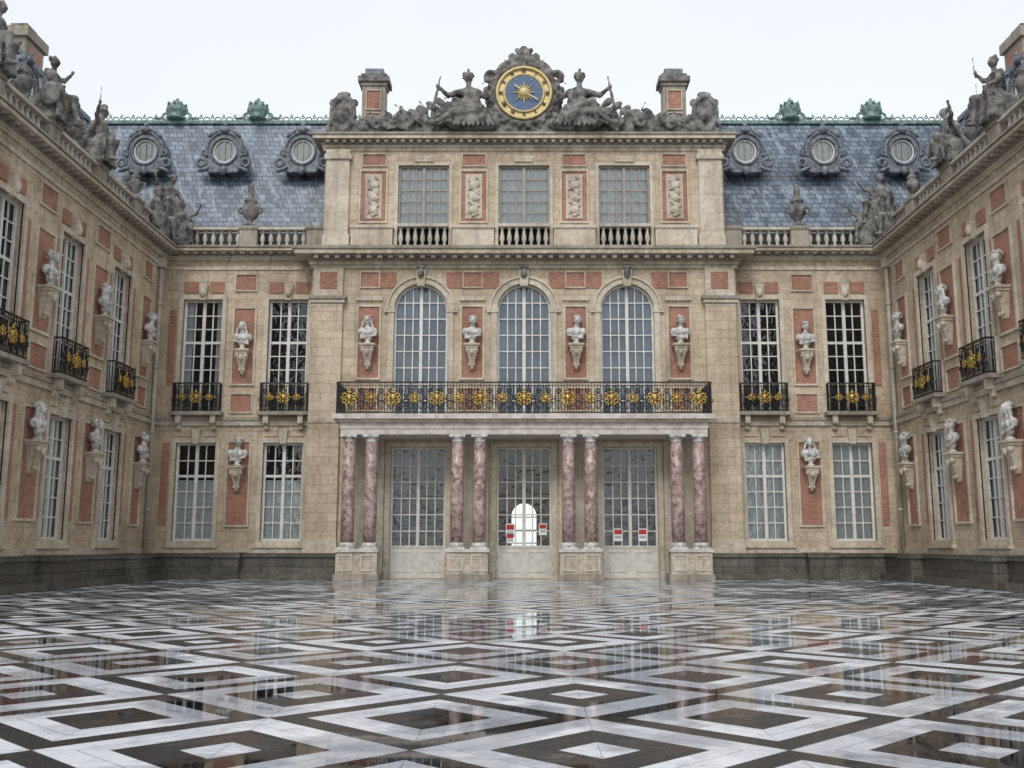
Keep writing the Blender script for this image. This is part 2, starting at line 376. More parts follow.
def bay(mb,rl,c,yw,hw=.93,curtg=None,curtu=None,ctop=1.0):
    window(mb,c-hw,c+hw,ZG0,ZG1,yw,4,6,WHITE,curtg,1.0,split=(4,),ctop=ctop)
    window(mb,c-hw,c+hw,ZU0,ZU1,yw,4,8,WHITE,curtu,.4,split=(5,))
    ring(mb,c-hw,c+hw,ZG0,ZG1,.2,yw-.09,yw+.05,TRIM)
    ring(mb,c-hw,c+hw,ZU0+.01,ZU1,.2,yw-.09,yw+.05,TRIM)
    mb.box(c-hw-.3,c+hw+.3,yw-.2,yw+.05,ZG0-.32,ZG0-.2,TRIM)
    keystone(mb,c,ZG1-.05,ZG1+.62,yw); keystone(mb,c,ZU1-.05,ZU1+.72,yw)
    mb.sph((c,yw-.22,ZU1+.3),(.15,.12,.24),TRIM,2)
    for q in (-1,1):
        mb.box(c+q*.62-.33,c+q*.62+.33,yw-.05,yw+.02,ZU1+.32,ZU1+.85,BRICK)
        mb.box(c+q*.62-.33,c+q*.62+.33,yw-.05,yw+.02,ZG1+.30,ZG1+.75,STONE)
        mb.box(c+q*.8-.12,c+q*.8+.12,yw-.4,yw-.02,ZU0-.55,ZU0-.16,TRIM); mb.box(c+q*.8-.1,c+q*.8+.1,yw-.22,yw-.02,ZU0-.8,ZU0-.55,TRIM)
    mb.box(c-hw-.28,c+hw+.28,yw-.5,yw-.003,ZU0-.16,ZU0-.0,CORN)
    railing(rl,c-hw-.15,c+hw+.15,ZU0,yw-.42,1.35,[(c,1.1),(c-.62,.6),(c+.62,.6)])
    for q in (-1,1):
        x=c+q*(hw+.15); rl.box(x-.02,x+.02,yw-.42,yw,ZU0+1.29,ZU0+1.35,IRON); rl.box(x-.02,x+.02,yw-.42,yw,ZU0+.04,ZU0+.09,IRON)
        for k in range(3): rl.box(x-.014,x+.014,yw-.32+k*.1,yw-.30+k*.1,ZU0+.09,ZU0+1.29,IRON)
BUSTS=[]
def courses(mb,a,b,yw):
    mb.box(a,b,yw-.10,yw+.02,6.98,7.22,TRIM); mb.box(a,b,yw-.16,yw+.02,7.22,7.36,CORN)
    mb.box(a,b,yw-.06,yw+.02,14.45,14.6,TRIM); mb.box(a,b,yw-.12,yw+.02,0,1.36,TRIM)
def ledge(mb,a,b,yw,peds,dz=0):
    mb.box(a,b,yw-.95,yw+.02,0,.98+dz,PLIN); mb.box(a,b,yw-1.06,yw+.03,.98+dz,1.14+dz,PLIN)
    mb.box(a,b,yw-1.4,yw-.94,0,.26+dz,PLIN); mb.box(a,b,yw-1.0,yw-.5,.26,.42+dz,PLIN)
    for p in peds:
        mb.box(p-.6,p+.6,yw-1.46,yw-.5,0,.96+dz,PLIN); mb.box(p-.68,p+.68,yw-1.55,yw-.4,.95+dz,1.17+dz,PLIN)
        mb.box(p-.66,p+.66,yw-1.52,yw-.5,0,.22,PLIN)

def dormer(mb,c,z,yf,back=1.6):
    n=40; ri=.60; out=[]
    for i in range(n):
        a=2*math.pi*i/n; ca,sa=math.cos(a),math.sin(a)
        r=.98
        if sa<-.2: r=.98+.42*min(1,(-sa-.2)/.5)*abs(ca)**.5*1.0
        if sa>.85: r=1.12
        out.append((c+r*ca,z+r*sa*(1.12 if sa>0 else 1.0)))
    v=[];f=[]
    for i in range(n):
        a=2*math.pi*i/n; v+=[(c+ri*math.cos(a),yf,z+ri*1.08*math.sin(a)),(out[i][0],yf,out[i][1]),(out[i][0],yf+back,out[i][1]),(c+ri*math.cos(a),yf+.3,z+ri*1.08*math.sin(a))]
    for i in range(n):
        j=(i+1)%n
        f+=[(4*i,4*i+1,4*j+1,4*j),(4*i+1,4*i+2,4*j+2,4*j+1),(4*i+3,4*i,4*j,4*j+3)]
    mb.add(v,f,LEAD)
    mb.torus((c,yf-.02,z),ri+.06,.075,LEAD,28,6,sz=1.08); mb.torus((c,yf-.02,z),.90,.07,LEAD,28,6,a0=-.3,a1=math.pi+.3,sz=1.1)
    v=[(c,yf+.16,z)]+[(c+ri*math.cos(2*math.pi*i/24),yf+.16,z+ri*1.08*math.sin(2*math.pi*i/24)) for i in range(24)]
    mb.add(v,[(0,1+i,1+(i+1)%24) for i in range(24)],CURT)
    v2=[(x,y-.05,zz) for x,y,zz in v]; mb.add(v2,[(0,1+i,1+(i+1)%24) for i in range(24)],GLASS)
    mb.box(c-.03,c+.03,yf+.04,yf+.10,z-ri,z+ri,TAN); mb.torus((c,yf+.07,z),ri-.05,.05,WHITE,24,5,sz=1.08)
    for q in (-.3,.3): mb.box(c+q-.012,c+q+.012,yf+.06,yf+.09,z-ri*.9,z+ri*.9,TAN)
    for q in (-1,1):
        mb.torus((c+q*1.12,yf,z-.62),.2,.09,LEAD,14,6); mb.torus((c+q*.98,yf,z-.1),.12,.07,LEAD,12,6); mb.sph((c+q*1.0,yf,z-.98),(.34,.12,.12),LEAD,2,(0,q*.4,0))
        mb.sph((c+q*.62,yf-.03,z+.92),(.3,.1,.13),LEAD,2,(0,q*.75,0)); mb.sph((c+q*.45,yf-.03,z-1.12),(.34,.1,.1),LEAD,2)
    mb.sph((c,yf-.06,z+1.12),(.26,.16,.2),LEAD,2); mb.sph((c,yf-.06,z+1.36),(.12,.1,.13),LEAD,2); mb.sph((c,yf-.06,z-1.05),(.2,.14,.26),LEAD,2)
def urnprof(s=1): return [(r*s,z*s) for r,z in ((.30,0),(.30,.12),(.14,.2),(.12,.32),(.3,.5),(.40,.72),(.42,.95),(.28,1.1),(.22,1.2),(.32,1.28),(.30,1.34),(.16,1.5),(.1,1.7),(.02,1.95))]

# ---------------------------------------------------------------- sculpted masters
def limb(mb,p,q,r0,r1,n=8,flat=1):
    p=Vector(p);q=Vector(q)
    for i in range(n+1):
        t=i/n; r=r0+(r1-r0)*t; mb.sph(p.lerp(q,t),(r,r*flat,r),STAT,1 if r<.06 else 2)
def bust_mesh(k):
    rnd=random.Random(k); b=MB(); t=rnd.uniform(-.06,.06)
    b.sph((t,-.02,.93),(.155,.185,.215),STAT); b.sph((t,-.04,.84),(.115,.13,.12),STAT)
    b.sph((t,-.215,.90),(.026,.04,.05),STAT,1); b.sph((t,-.17,.985),(.10,.04,.03),STAT,1); b.sph((t,-.165,.80),(.055,.04,.03),STAT,1)
    for q in (-1,1): b.sph((t+q*.155,0,.91),(.03,.04,.05),STAT,1)
    for i in range(22):
        a=rnd.uniform(0,math.pi); e=rnd.uniform(-.3,1.3)
        b.sph((t+.165*math.cos(a)*math.cos(e)*1.02,.02+.19*math.sin(a)*math.cos(e),.96+.2*math.sin(e)),(.055,.055,.05),STAT,1)
    if k%2:
        for q in (-1,1):
            for i in range(5): b.sph((t+q*(.17+.02*i),.0,.86-.07*i),(.07,.08,.06),STAT,1)
    else:
        for i in range(7): b.sph((t+.14*math.cos(math.pi*i/6),-.1-.05*math.sin(math.pi*i/6),1.07),(.04,.05,.04),STAT,1)
    limb(b,(t,0,.78),(0,.02,.55),.095,.12,5)
    b.sph((0,.02,.40),(.30,.17,.25),STAT,3); 
    for q in (-1,1): b.sph((q*.30,.03,.42),(.15,.15,.18),STAT); b.sph((q*.12,-.09,.38),(.13,.09,.13),STAT)
    b.sph((0,.03,.18),(.22,.13,.2),STAT)
    for i in range(5):
        s=1 if k%3 else -1
        limb(b,(s*-.36,-.02-.01*i,.52-.07*i),(s*.28,-.10,.24-.035*i),.045,.045,9)
    r=remesh(b,.017,.012,.06)
    m=MB(); T=Matrix.Translation((0,0,.12)); m.mesh(r,MARB,T)
    m.lathe([(.17,-.02),(.17,.05),(.09,.10),(.10,.2),(.12,.24)],(0,.02,0),14,MARB)
    m.box(-.36,.36,-.26,.28,-.1,-.02,TRIM); m.box(-.30,.30,-.2,.28,-.2,-.1,TRIM)
    prof=[(-.2,.25,.24),(-.45,.20,.20),(-.7,.14,.14),(-.95,.11,.09),(-1.12,.05,.05)]
    for i in range(4):
        z0,w0,d0=prof[i]; z1,w1,d1=prof[i+1]
        v=[(-w0,.2-d0*1.6,z0),(w0,.2-d0*1.6,z0),(w0,.28,z0),(-w0,.28,z0),(-w1,.2-d1*1.6,z1),(w1,.2-d1*1.6,z1),(w1,.28,z1),(-w1,.28,z1)]
        m.add(v,[(0,1,5,4),(1,2,6,5),(3,0,4,7),(4,5,6,7)],TRIM,False)
    for q in (-1,1): m.sph((q*.22,-.1,-.32),(.07,.12,.12),TRIM,2); m.sph((q*.1,.05,-.95),(.06,.08,.09),TRIM,1)
    m.sph((0,-.18,-.4),(.09,.08,.14),TRIM,2)
    return m.me('marble_bust')
def seated(k,voxel=.035):
    rnd=random.Random(k); b=MB(); s=-1 if k%2 else 1
    b.box(-.5,.5,-.3,.45,0,.75,STAT); b.sph((0,.1,.6),(.55,.42,.45),STAT,2)
    b.sph((0,0,.95),(.27,.24,.22),STAT); limb(b,(0,0,1.0),(s*.05,-.03,1.5),.22,.25,6,.8); b.sph((s*.05,-.04,1.58),(.31,.19,.17),STAT)
    limb(b,(s*.05,-.03,1.7),(s*.08,-.05,1.9),.09,.085,3); b.sph((s*.1,-.08,2.04),(.135,.16,.185),STAT)
    b.sph((s*.1,-.24,2.02),(.03,.035,.045),STAT,1)
    for i in range(14):
        a=rnd.uniform(0,math.pi*2); b.sph((s*.1+.13*math.cos(a),-.04+.14*math.sin(a)*.8+.03,2.12+rnd.uniform(-.04,.1)),.065,STAT,1)
    if k%3==0: b.sph((s*.1,-.02,2.28),(.05,.2,.12),STAT)
    for q in (-1,1):
        kx=q*(.30+.06*rnd.random()); ky=-.60+.15*(q==s)
        limb(b,(q*.16,-.05,.92),(kx,ky,.98),.19,.14,7); limb(b,(kx,ky,.95),(kx+q*.04,ky-.04+.2*(q==s),.2),.125,.075,9)
        b.sph((kx+q*.04,ky-.12+.2*(q==s),.1),(.09,.2,.08),STAT)
    limb(b,(s*.33,-.03,1.6),(s*.5,-.15,1.25),.11,.085,5); limb(b,(s*.5,-.15,1.25),(s*.38,-.5,1.1),.08,.055,5); b.sph((s*.37,-.55,1.09),(.06,.08,.05),STAT)
    limb(b,(-s*.25,-.03,1.62),(-s*.55,-.1,1.62+.1),.11,.085,5); limb(b,(-s*.55,-.1,1.7),(-s*.72,-.25,2.02),.08,.055,5); b.sph((-s*.74,-.28,2.1),(.06,.06,.08),STAT)
    if k%2==0: limb(b,(-s*.78,-.3,2.7),(-s*.70,-.28,.2),.03,.03,40)
    else: b.sph((s*.62,-.25,.75),(.1,.36,.42),STAT,2)
    # cloak billowing behind
    for i in range(6): limb(b,(s*(.1-.1*i),.15,1.75-.08*i),(s*(-.25-.1*i),.4,.9-.1*i),.11,.13,8)
    for i in range(9):
        x=-.42+.84*i/8; limb(b,(x*.8,-.3-.1*rnd.random(),1.02),(x*1.15,-.5+.12*rnd.random(),.08),.085,.06,9)
    for i in range(4): limb(b,(s*-.3,-.14,1.55-.1*i),(s*.28,-.16,1.2-.08*i),.05,.05,7)
    return remesh(b,voxel,.03,.12)
def reclining(s):
    """large half-reclining figure leaning outward from the clock, s = side the torso leans to"""
    b=MB()
    b.sph((0,.1,.35),(1.2,.5,.5),STAT,3); b.sph((-s*.2,0,.75),(.42,.34,.34),STAT)
    limb(b,(-s*.2,0,.8),(s*.15,-.1,1.65),.33,.37,8,.85); b.sph((s*.18,-.1,1.72),(.50,.28,.25),STAT)
    limb(b,(s*.2,-.1,1.9),(s*.2,-.12,2.2),.14,.12,4); b.sph((s*.22,-.16,2.42),(.20,.23,.27),STAT)
    b.sph((s*.22,-.38,2.40),(.04,.05,.07),STAT,1)
    for i in range(18):
        a=i*2.4; b.sph((s*.22+.2*math.cos(a),-.1+.18*math.sin(a),2.5+.1*math.sin(i*1.7)),.09,STAT,1)
    b.sph((s*.22,-.05,2.76),(.07,.27,.12),STAT)
    limb(b,(-s*.1,-.2,.8),(s*.75,-.5,1.15),.26,.19,8); limb(b,(s*.75,-.5,1.12),(s*.95,-.5,.2),.17,.10,9); b.sph((s*1.05,-.62,.12),(.2,.22,.1),STAT)
    limb(b,(-s*.1,-.25,.7),(s*.9,-.55,.62),.25,.18,8); limb(b,(s*.9,-.55,.6),(s*1.6,-.45,.2),.16,.10,8); b.sph((s*1.75,-.5,.18),(.2,.12,.12),STAT)
    limb(b,(s*.6,-.1,1.75),(s*1.1,-.2,1.55),.16,.13,6); limb(b,(s*1.1,-.2,1.55),(s*1.5,-.35,1.85),.12,.08,6); b.sph((s*1.55,-.38,1.9),(.1,.09,.1),STAT)
    limb(b,(-s*.2,-.1,1.75),(-s*.65,-.15,1.45),.16,.13,6); limb(b,(-s*.65,-.15,1.45),(-s*.9,-.3,1.8),.12,.08,6)
    limb(b,(s*1.45,-.38,2.35),(s*1.75,-.3,.9),.05,.09,16)
    for i in range(10): 
        x=-.7+1.5*i/9; limb(b,(s*x*.6,-.35,.95-.02*i),(s*x*1.3,-.5,.05),.12,.07,8)
    for i in range(4): limb(b,(s*-.25,-.3,1.7-.13*i),(s*.5,-.3,1.3-.1*i),.065,.065,8)
    for i in range(5): limb(b,(s*.5,.15,1.8-.1*i),(s*1.1,.2,1.2-.2*i),.16,.1,7)
    return remesh(b,.045,.05,.15)
def trophies(rnd,b,x0,x1,h0,h1,dep=.4,n=70):
    for i in range(n):
        t=i/n+rnd.uniform(0,1/n); x=x0+(x1-x0)*t; h=(h0+(h1-h0)*t); z=rnd.uniform(.05,.85)*h; y=rnd.uniform(-dep,dep*.4)
        k=rnd.random()
        if k<.25: b.sph((x,y,z),(.3*rnd.uniform(.7,1.2),.1,.38),STAT,2,(rnd.uniform(-.5,.5),rnd.uniform(-1,1),0))
        elif k<.45: b.sph((x,y-.05,z),(.17,.2,.2),STAT); b.sph((x,y-.05,z+.2),(.04,.2,.11),STAT)
        elif k<.72:
            a=rnd.uniform(.35,1.0); L=rnd.uniform(.5,.95)
            p=Vector((x,y,z)); q=p+Vector((math.sin(a)*L,-.05,math.cos(a)*L*.8)); q.z=min(q.z,h*1.15)
            limb(b,p,q,.045,.04,12); b.sph(q,(.07,.05,.14),STAT,1,(0,a,0))
        else:
            for j in range(4): b.sph((x+rnd.uniform(-.25,.25),y,z*.8+rnd.uniform(-.1,.1)),(.22,.1,.08),STAT,1,(0,rnd.uniform(-1.3,1.3),0))
    m=int(abs(x1-x0)/.25)
    for i in range(m):
        t=i/m; x=x0+(x1-x0)*t; h=(h0+(h1-h0)*t)*.45; b.sph((x,.1,h*.5),(.28,.3,h*.6),STAT)
bust_meshes=[bust_mesh(k) for k in range(4)]
seat_meshes=[seated(k) for k in range(4)]

# ================================================================= PALACE CENTRE
palace=empty('palace_building')
W=17.1; YS=.8
c=MB(); rl=MB()
BAYS=(-4.8,0,4.8)
ops=[]
for x in BAYS: ops+= [(x-1.25,x+1.25,.03,5.9),(x-1.25,x+1.25,7.2,13.56,True)]
wall(c,-9.9,9.9,0,14.3,0,ops,STONE)
for q in (-1,1): c.quad((q*9.9,0,0),(q*9.9,YS+.1,0),(q*9.9,YS+.1,14.3),(q*9.9,0,14.3),STONE)
for x in BAYS:
    window(c,x-1.25,x+1.25,7.2,13.56,0,6,8,WHITE,PANEB,1,arch=True)
    window(c,x-1.25,x+1.25,.03,5.9,0,6,6,CREAM,PANED if x else None,1,panel=1.35,inner=(x!=0))
    c.archring(x,12.31,1.25,1.52,-.10,.03,TRIM,24); c.archring(x,12.31,1.52,1.62,-.18,.03,TRIM,24)
    for q in (-1,1):
        c.box(x+q*1.385-.135,x+q*1.385+.135,-.10,.03,7.2,12.31,TRIM); c.box(x+q*1.45-.25,x+q*1.45+.25,-.14,.02,12.18,12.40,TRIM)
        c.box(x+q*1.375-.12,x+q*1.375+.12,-.07,.03,0,5.9,TRIM)
        c.box(x+q*1.55-.38,x+q*1.55+.38,-.035,.02,13.35,14.12,BRICK)
    c.box(x-1.5,x+1.5,-.07,.03,5.9,6.12,TRIM)
    keystone(c,x,13.4,14.3,0,.5,.3)
    c.sph((x,-.36,14.0),(.17,.16,.24),STAT); c.sph((x,-.36,14.26),(.28,.12,.1),STAT,1); c.sph((x,-.52,13.97),(.03,.05,.06),STAT,1)
for q in (-1,1):
    for x in (2.4,7.2):
        panel(c,q*x-.48,q*x+.48,9.1,12.45,0); c.box(q*x-.62,q*x+.62,-.10,.02,12.75,12.95,TRIM); panel(c,q*x-.42,q*x+.42,13.4,14.1,0,.05)
        panel(c,q*x-.42,q*x+.42,7.6,8.6,0,.05)
        BUSTS.append(Matrix.Translation((q*x,-.34,10.65)))
    a,b=sorted((q*8.42,q*9.82))
    c.box(a,b,-.2,.02,1.5,12.45,STONE); c.box(a-.06,b+.06,-.3,.02,0,1.5,TRIM); c.box(a-.03,b+.03,-.26,.02,1.5,1.75,TRIM)
    c.box(a-.02,b+.02,-.22,.02,12.45,12.6,TRIM); c.box(a-.1,b+.1,-.3,.02,12.6,12.78,TRIM); c.box(a-.18,b+.18,-.38,.02,12.78,12.92,CORN)
    c.box(a+.02,b-.02,-.16,.02,12.92,14.3,TRIM); c.box(a+.3,b-.3,-.19,.02,13.3,14.1,BRICK)
    c.box(a-.02,b+.02,-.24,.02,7.0,7.3,TRIM)
    c.box(a-.9,a-.02,-.05,.02,7.0,7.3,TRIM) if q>0 else c.box(b+.02,b+.9,-.05,.02,7.0,7.3,TRIM)
    # damp bench plinth wrapping the corner of the centre block
    a,b=sorted((q*8.25,q*10.12))
    c.box(a,b,-.98,-.31,0,.985,PLIN); c.box(a-.08,b+.08,-1.08,-.305,.985,1.145,PLIN); c.box(a-.05,b+.3,-1.42,-.96,0,.255,PLIN) if q>0 else c.box(a-.3,b+.05,-1.42,-.96,0,.255,PLIN)
cornice(c,-9.9,9.9,14.3,15.2,.75,0,CORN,mod=.5,yb=1.2)
YA=.35
ops=[(x-1.22,x+1.22,15.36,19.5) for x in BAYS]
wall(c,-9.55,9.55,15.2,20.25,YA,ops,STONE)
for q in (-1,1): c.quad((q*9.55,YA,15.2),(q*9.55,8,15.2),(q*9.55,8,20.3),(q*9.55,YA,20.3),STONE)
for x in BAYS:
    window(c,x-1.22,x+1.22,16.5,19.5,YA,6,5,TAN,CURT,1,mw=.024,gy=.17)
    c.box(x-1.22,x+1.22,YA+.3,YA+.4,15.3,16.5,DARKIN)  # added dark panel: painted shade showing between the attic balusters
    ring(c,x-1.22,x+1.22,15.5,19.5,.16,YA-.08,YA+.04,TRIM); c.box(x-.45,x+.45,YA-.14,YA+.02,19.66,19.95,TRIM)
    balustrade(c,x-1.21,x+1.21,15.21,YA-.34,[],1.3,dp=.3,sp=.34)
for q in (-1,1):
    for x in (2.4,7.2):
        c.box(q*x-.98,q*x+.98,YA-.3,YA+.02,15.24,16.3,TRIM); c.box(q*x-1.02,q*x+1.02,YA-.36,YA+.02,16.3,16.45,TRIM)
        panel(c,q*x-.6,q*x+.6,16.7,19.2,YA,.08); panel(c,q*x-.55,q*x+.55,19.5,20.05,YA,.05)
        c.box(q*x-.4,q*x+.4,YA-.06,YA,16.85,19.05,TRIM)
    a,b=sorted((q*8.35,q*9.45))
    c.box(a,b,YA-.2,YA+.02,16.0,19.75,TRIM); c.box(a-.08,b+.08,YA-.28,YA+.02,15.22,16.0,TRIM); c.box(a-.1,b+.1,YA-.3,YA+.02,19.75,19.98,TRIM); c.box(a-.03,b+.03,YA-.23,YA+.02,19.98,20.25,TRIM)
cornice(c,-9.6,9.6,20.25,21.0,.5,YA,CORN,mod=.4,yb=1.6)
c.quad((-9.6,YA+1,20.9),(9.6,YA+1,20.9),(9.6,8,22.6),(-9.6,8,22.6),LEAD)
c.box(-9.3,9.3,YA+.1,YA+1.2,21.0,21.25,CORN)
b=MB(); rnd=random.Random(3)
for i in range(26):
    z=-.95+1.9*i/25; b.sph((.14*math.sin(i*1.3),0,z),(.12+.1*rnd.random(),.1,.09),STAT,1,(0,rnd.uniform(-1,1),0))
for z in (-.7,-.1,.5): b.sph((0,-.02,z),(.24,.12,.2),STAT); limb(b,(-.26,0,z-.2),(.26,0,z+.25),.035,.035,10); limb(b,(.26,0,z-.2),(-.26,0,z+.25),.035,.035,10)
rel=remesh(b,.03,.02,.1)
for x in (-7.2,-2.4,2.4,7.2): c.mesh(rel,TRIM,Matrix.Translation((x,YA-.09,17.95)))
c.build('central_facade',palace)
# paper notices taped inside the door panes
for (x,z,w_,h_) in ((-.62,2.15,.20,.30),(.85,2.2,.18,.26),(-.62,1.78,.16,.2),(4.25,1.95,.2,.28),(5.35,1.95,.2,.28)):
    nb=MB(); nb.box(x-w_,x+w_,.155,.165,z-h_,z+h_,PAPER); nb.box(x-w_*.85,x+w_*.85,.148,.154,z+h_*.1,z+h_*.85,RED); nb.box(x-w_*.7,x+w_*.7,.148,.154,z-h_*.5,z-h_*.4,IRON); nb.box(x-w_*.7,x+w_*.7,.148,.154,z-h_*.25,z-h_*.17,IRON)
    nb.build('door_notice')

# portico
p=MB()
COLS=(1.93,2.9,6.65,7.62); YC=-1.9
for q in (-1,1):
    for x in COLS:
        p.lathe([(.33,1.42),(.35,1.48),(.33,1.56),(.30,1.60)],(q*x,YC,0),24,MARB)
        p.lathe([(.285,1.6),(.29,3.0),(.275,4.6),(.25,5.92)],(q*x,YC,0),24,PINK)
        p.lathe([(.25,5.92),(.28,5.95),(.26,5.99),(.26,6.05),(.34,6.14)],(q*x,YC,0),24,MARB); p.box(q*x-.35,q*x+.35,YC-.35,YC+.35,6.14,6.25,MARB)
        p.box(q*x-.36,q*x+.36,YC-.36,YC+.36,1.34,1.42,MARB)
    for x in (2.415,7.135):
        p.box(q*x-.88,q*x+.88,YC-.42,YC+.42,.28,1.2,TRIM); p.box(q*x-.96,q*x+.96,YC-.5,YC+.5,0,.28,CORN); p.box(q*x-.95,q*x+.95,YC-.49,YC+.49,1.2,1.34,ENTB)
        for s in (-.48,.48): ring(p,q*x+s-.26,q*x+s+.26,.45,1.05,.05,YC-.46,YC-.41,ENTB)
        p.box(q*x-.8,q*x+.8,-.12,-.003,0,6.25,TRIM)
p.box(-7.98,7.98,YC-.3,-.01,6.25,6.5,ENTB); p.box(-8.02,8.02,YC-.34,-.012,6.5,6.78,ENTB); p.box(-8.2,8.2,YC-.5,-.014,6.78,6.9,TRIM); p.box(-8.3,8.3,YC-.62,-.016,6.9,7.12,ENTB)
p.build('portico',palace)
masks=[]
for i in range(17):
    x=-7.6+15.2*i/16; masks.append((x,1.3 if i%2==0 else .9))
railing(rl,-8.15,8.15,7.12,YC-.5,1.42,masks,.95)
for q in (-1,1):
    for k in range(14):
        y=YC-.4+k*.16; rl.box(q*8.15-.014,q*8.15+.014,y,y+.025,7.2,8.5,IRON)
    rl.box(q*8.15-.03,q*8.15+.03,YC-.5,-.0,8.48,8.54,IRON); rl.box(q*8.15-.03,q*8.15+.03,YC-.5,0,7.16,7.21,IRON)

h=MB(); y0,y1=.36,9.5; a=4.0
wall(h,-a,a,0,6.3,y1,[(-.68,.68,.9,3.75,True),(-3.2,-1.9,.9,3.75,True),(1.9,3.2,.9,3.75,True)],HALL,.3)
for q in (-1,1): h.quad((q*1.27,y0,.03),(q*a,2,.03),(q*a,2,6.3),(q*1.27,y0,6.3),HALL); h.quad((q*a,2,0),(q*a,y1,0),(q*a,y1,6.3),(q*a,2,6.3),HALL)
h.quad((-a,y0,6.3),(a,y0,6.3),(a,y1,6.3),(-a,y1,6.3),HALL); h.quad((-a,y0,.02),(a,y0,.02),(a,y1,.02),(-a,y1,.02),HALL)
for x in (-2.55,0,2.55):
    h.box(x-.03,x+.03,y1+.1,y1+.15,.9,3.75,IRON)
    for z in (1.6,2.3,3.0): h.box(x-.68,x+.68,y1+.11,y1+.14,z-.025,z+.025,IRON)
h.build('entrance_hall',palace)

s=MB()
for q in (-1,1):
    s.M=Matrix.Diagonal((q,1,1,1)); rl.M=s.M
    ops=[]
    for x in (11.15,15.2): ops+=[(x-.93,x+.93,ZG0,ZG1),(x-.93,x+.93,ZU0,ZU1)]
    wall(s,9.9,W,0,14.9,YS,ops,STONE)
    for i,x in enumerate((11.15,15.2)): bay(s,rl,x,YS,curtg=CURT,curtu=CURT if (i and q<0) else None,ctop=.62 if q<0 else 1)
    panel(s,12.72,13.68,8.95,12.55,YS); panel(s,12.72,13.68,2.4,6.2,YS); panel(s,12.72,13.68,13.45,14.2,YS,.06); panel(s,12.72,13.68,7.62,8.45,YS,.06)
    for z in (10.55,5.1): BUSTS.append(Matrix.Translation((q*13.2,YS-.30,z)))
    s.box(16.45,16.75,YS-.06,YS+.02,8.9,12.5,BRICK); s.box(16.45,16.75,YS-.06,YS+.02,2.4,6.2,BRICK)
    courses(s,9.92,W-.11,YS)
    cornice(s,10.0,W,14.9,15.5,.6,YS,CORN,ends=False,mod=.45,yb=.4)
    s.quad((9.56,YS+.3,15.48),(W+2.2,YS+.3,15.48),(W+2.2,2.4,15.48),(9.56,2.4,15.48),LEAD)
    s.box(9.56,W+2.2,2.1,2.28,15.49,16.7,IRON)  # added black strip, no ironwork: paints the baluster gaps as shade
    balustrade(s,9.6,W-.4,15.5,YS-.1,[10.0,13.2,16.9])
    ledge(s,10.13,W-.9,YS,[13.2])
s.M=Matrix.Identity(4)
s.build('side_bays',palace)

r=MB()
for q in (-1,1):
    r.M=Matrix.Diagonal((q,1,1,1))
    r.quad((9.5,2.3,15.5),(26,2.3,15.5),(26,4.7,23.6),(9.5,4.7,23.6),SLATE)
    r.quad((0,4.7,23.6),(27,4.7,23.6),(27,9.5,24.3),(0,9.5,24.3),LEAD)
    r.quad((9.6,4.68,20.3),(0,4.68,20.3),(0,4.68,23.6),(9.6,4.68,23.6),SLATE)
    r.box(0,24,4.55,4.8,23.5,23.68,COPPER)
    for x in (11.3,15.3,19.35): dormer(r,x,21.35,3.05)
    x=.0
    while x<22.5:
        r.torus((x,4.6,23.70),.17,.035,COPPER,10,5,a0=0,a1=math.pi); r.torus((x+.3,4.6,23.86),.07,.03,COPPER,8,4); r.sph((x+.3,4.6,23.98),(.04,.04,.08),COPPER,1); x+=.6
    for x in (14.1,18.4):
        r.lathe([(.42,0),(.5,.10),(.34,.2),(.44,.4),(.52,.62),(.40,.84),(.16,.93),(.2,1.0),(.08,1.08),(.1,1.15),(.02,1.25)],(x,4.6,23.7),14,COPPER)
        for k in range(8):
            a=2*math.pi*k/8; r.sph((x+.46*math.cos(a),4.6+.46*math.sin(a),24.5),(.09,.09,.14),COPPER,1)
        for d in (-1,1): r.torus((x+d*.55,4.6,23.9),.2,.07,COPPER,12,5); r.sph((x+d*.5,4.6,24.25),(.1,.1,.2),COPPER,1); r.sph((x+d*.95,4.6,23.8),(.32,.1,.08),COPPER,1)
    X=8.15; Y=6.0
    r.box(X-.68,X+.68,Y-.5,Y+.5,20,22.9,CORN); r.box(X-.75,X+.75,Y-.57,Y+.57,22.9,23.15,CORN)
    r.box(X-.62,X+.62,Y-.45,Y+.45,23.15,26.1,CORN); panel(r,X-.36,X+.36,23.45,24.5,Y-.45,.05); panel(r,X-.36,X+.36,24.75,25.8,Y-.45,.05)
    r.box(X-.7,X+.7,Y-.53,Y+.53,26.1,26.3,CORN); r.box(X-.84,X+.84,Y-.66,Y+.66,26.3,26.6,STAT); r.box(X-.7,X+.7,Y-.5,Y+.5,26.6,26.8,STAT); r.box(X-.5,X+.5,Y-.35,Y+.35,26.8,27.15,LEAD)
r.M=Matrix.Identity(4)
r.build('roof',palace)
k=MB(); k.box(-28,-4.3,3.0,9.4,0,15,DARKIN); k.box(4.3,28,3.0,9.4,0,15,DARKIN); k.box(-4.3,4.3,3.0,9.4,6.6,15,DARKIN)
k.build('rear_rooms',palace)

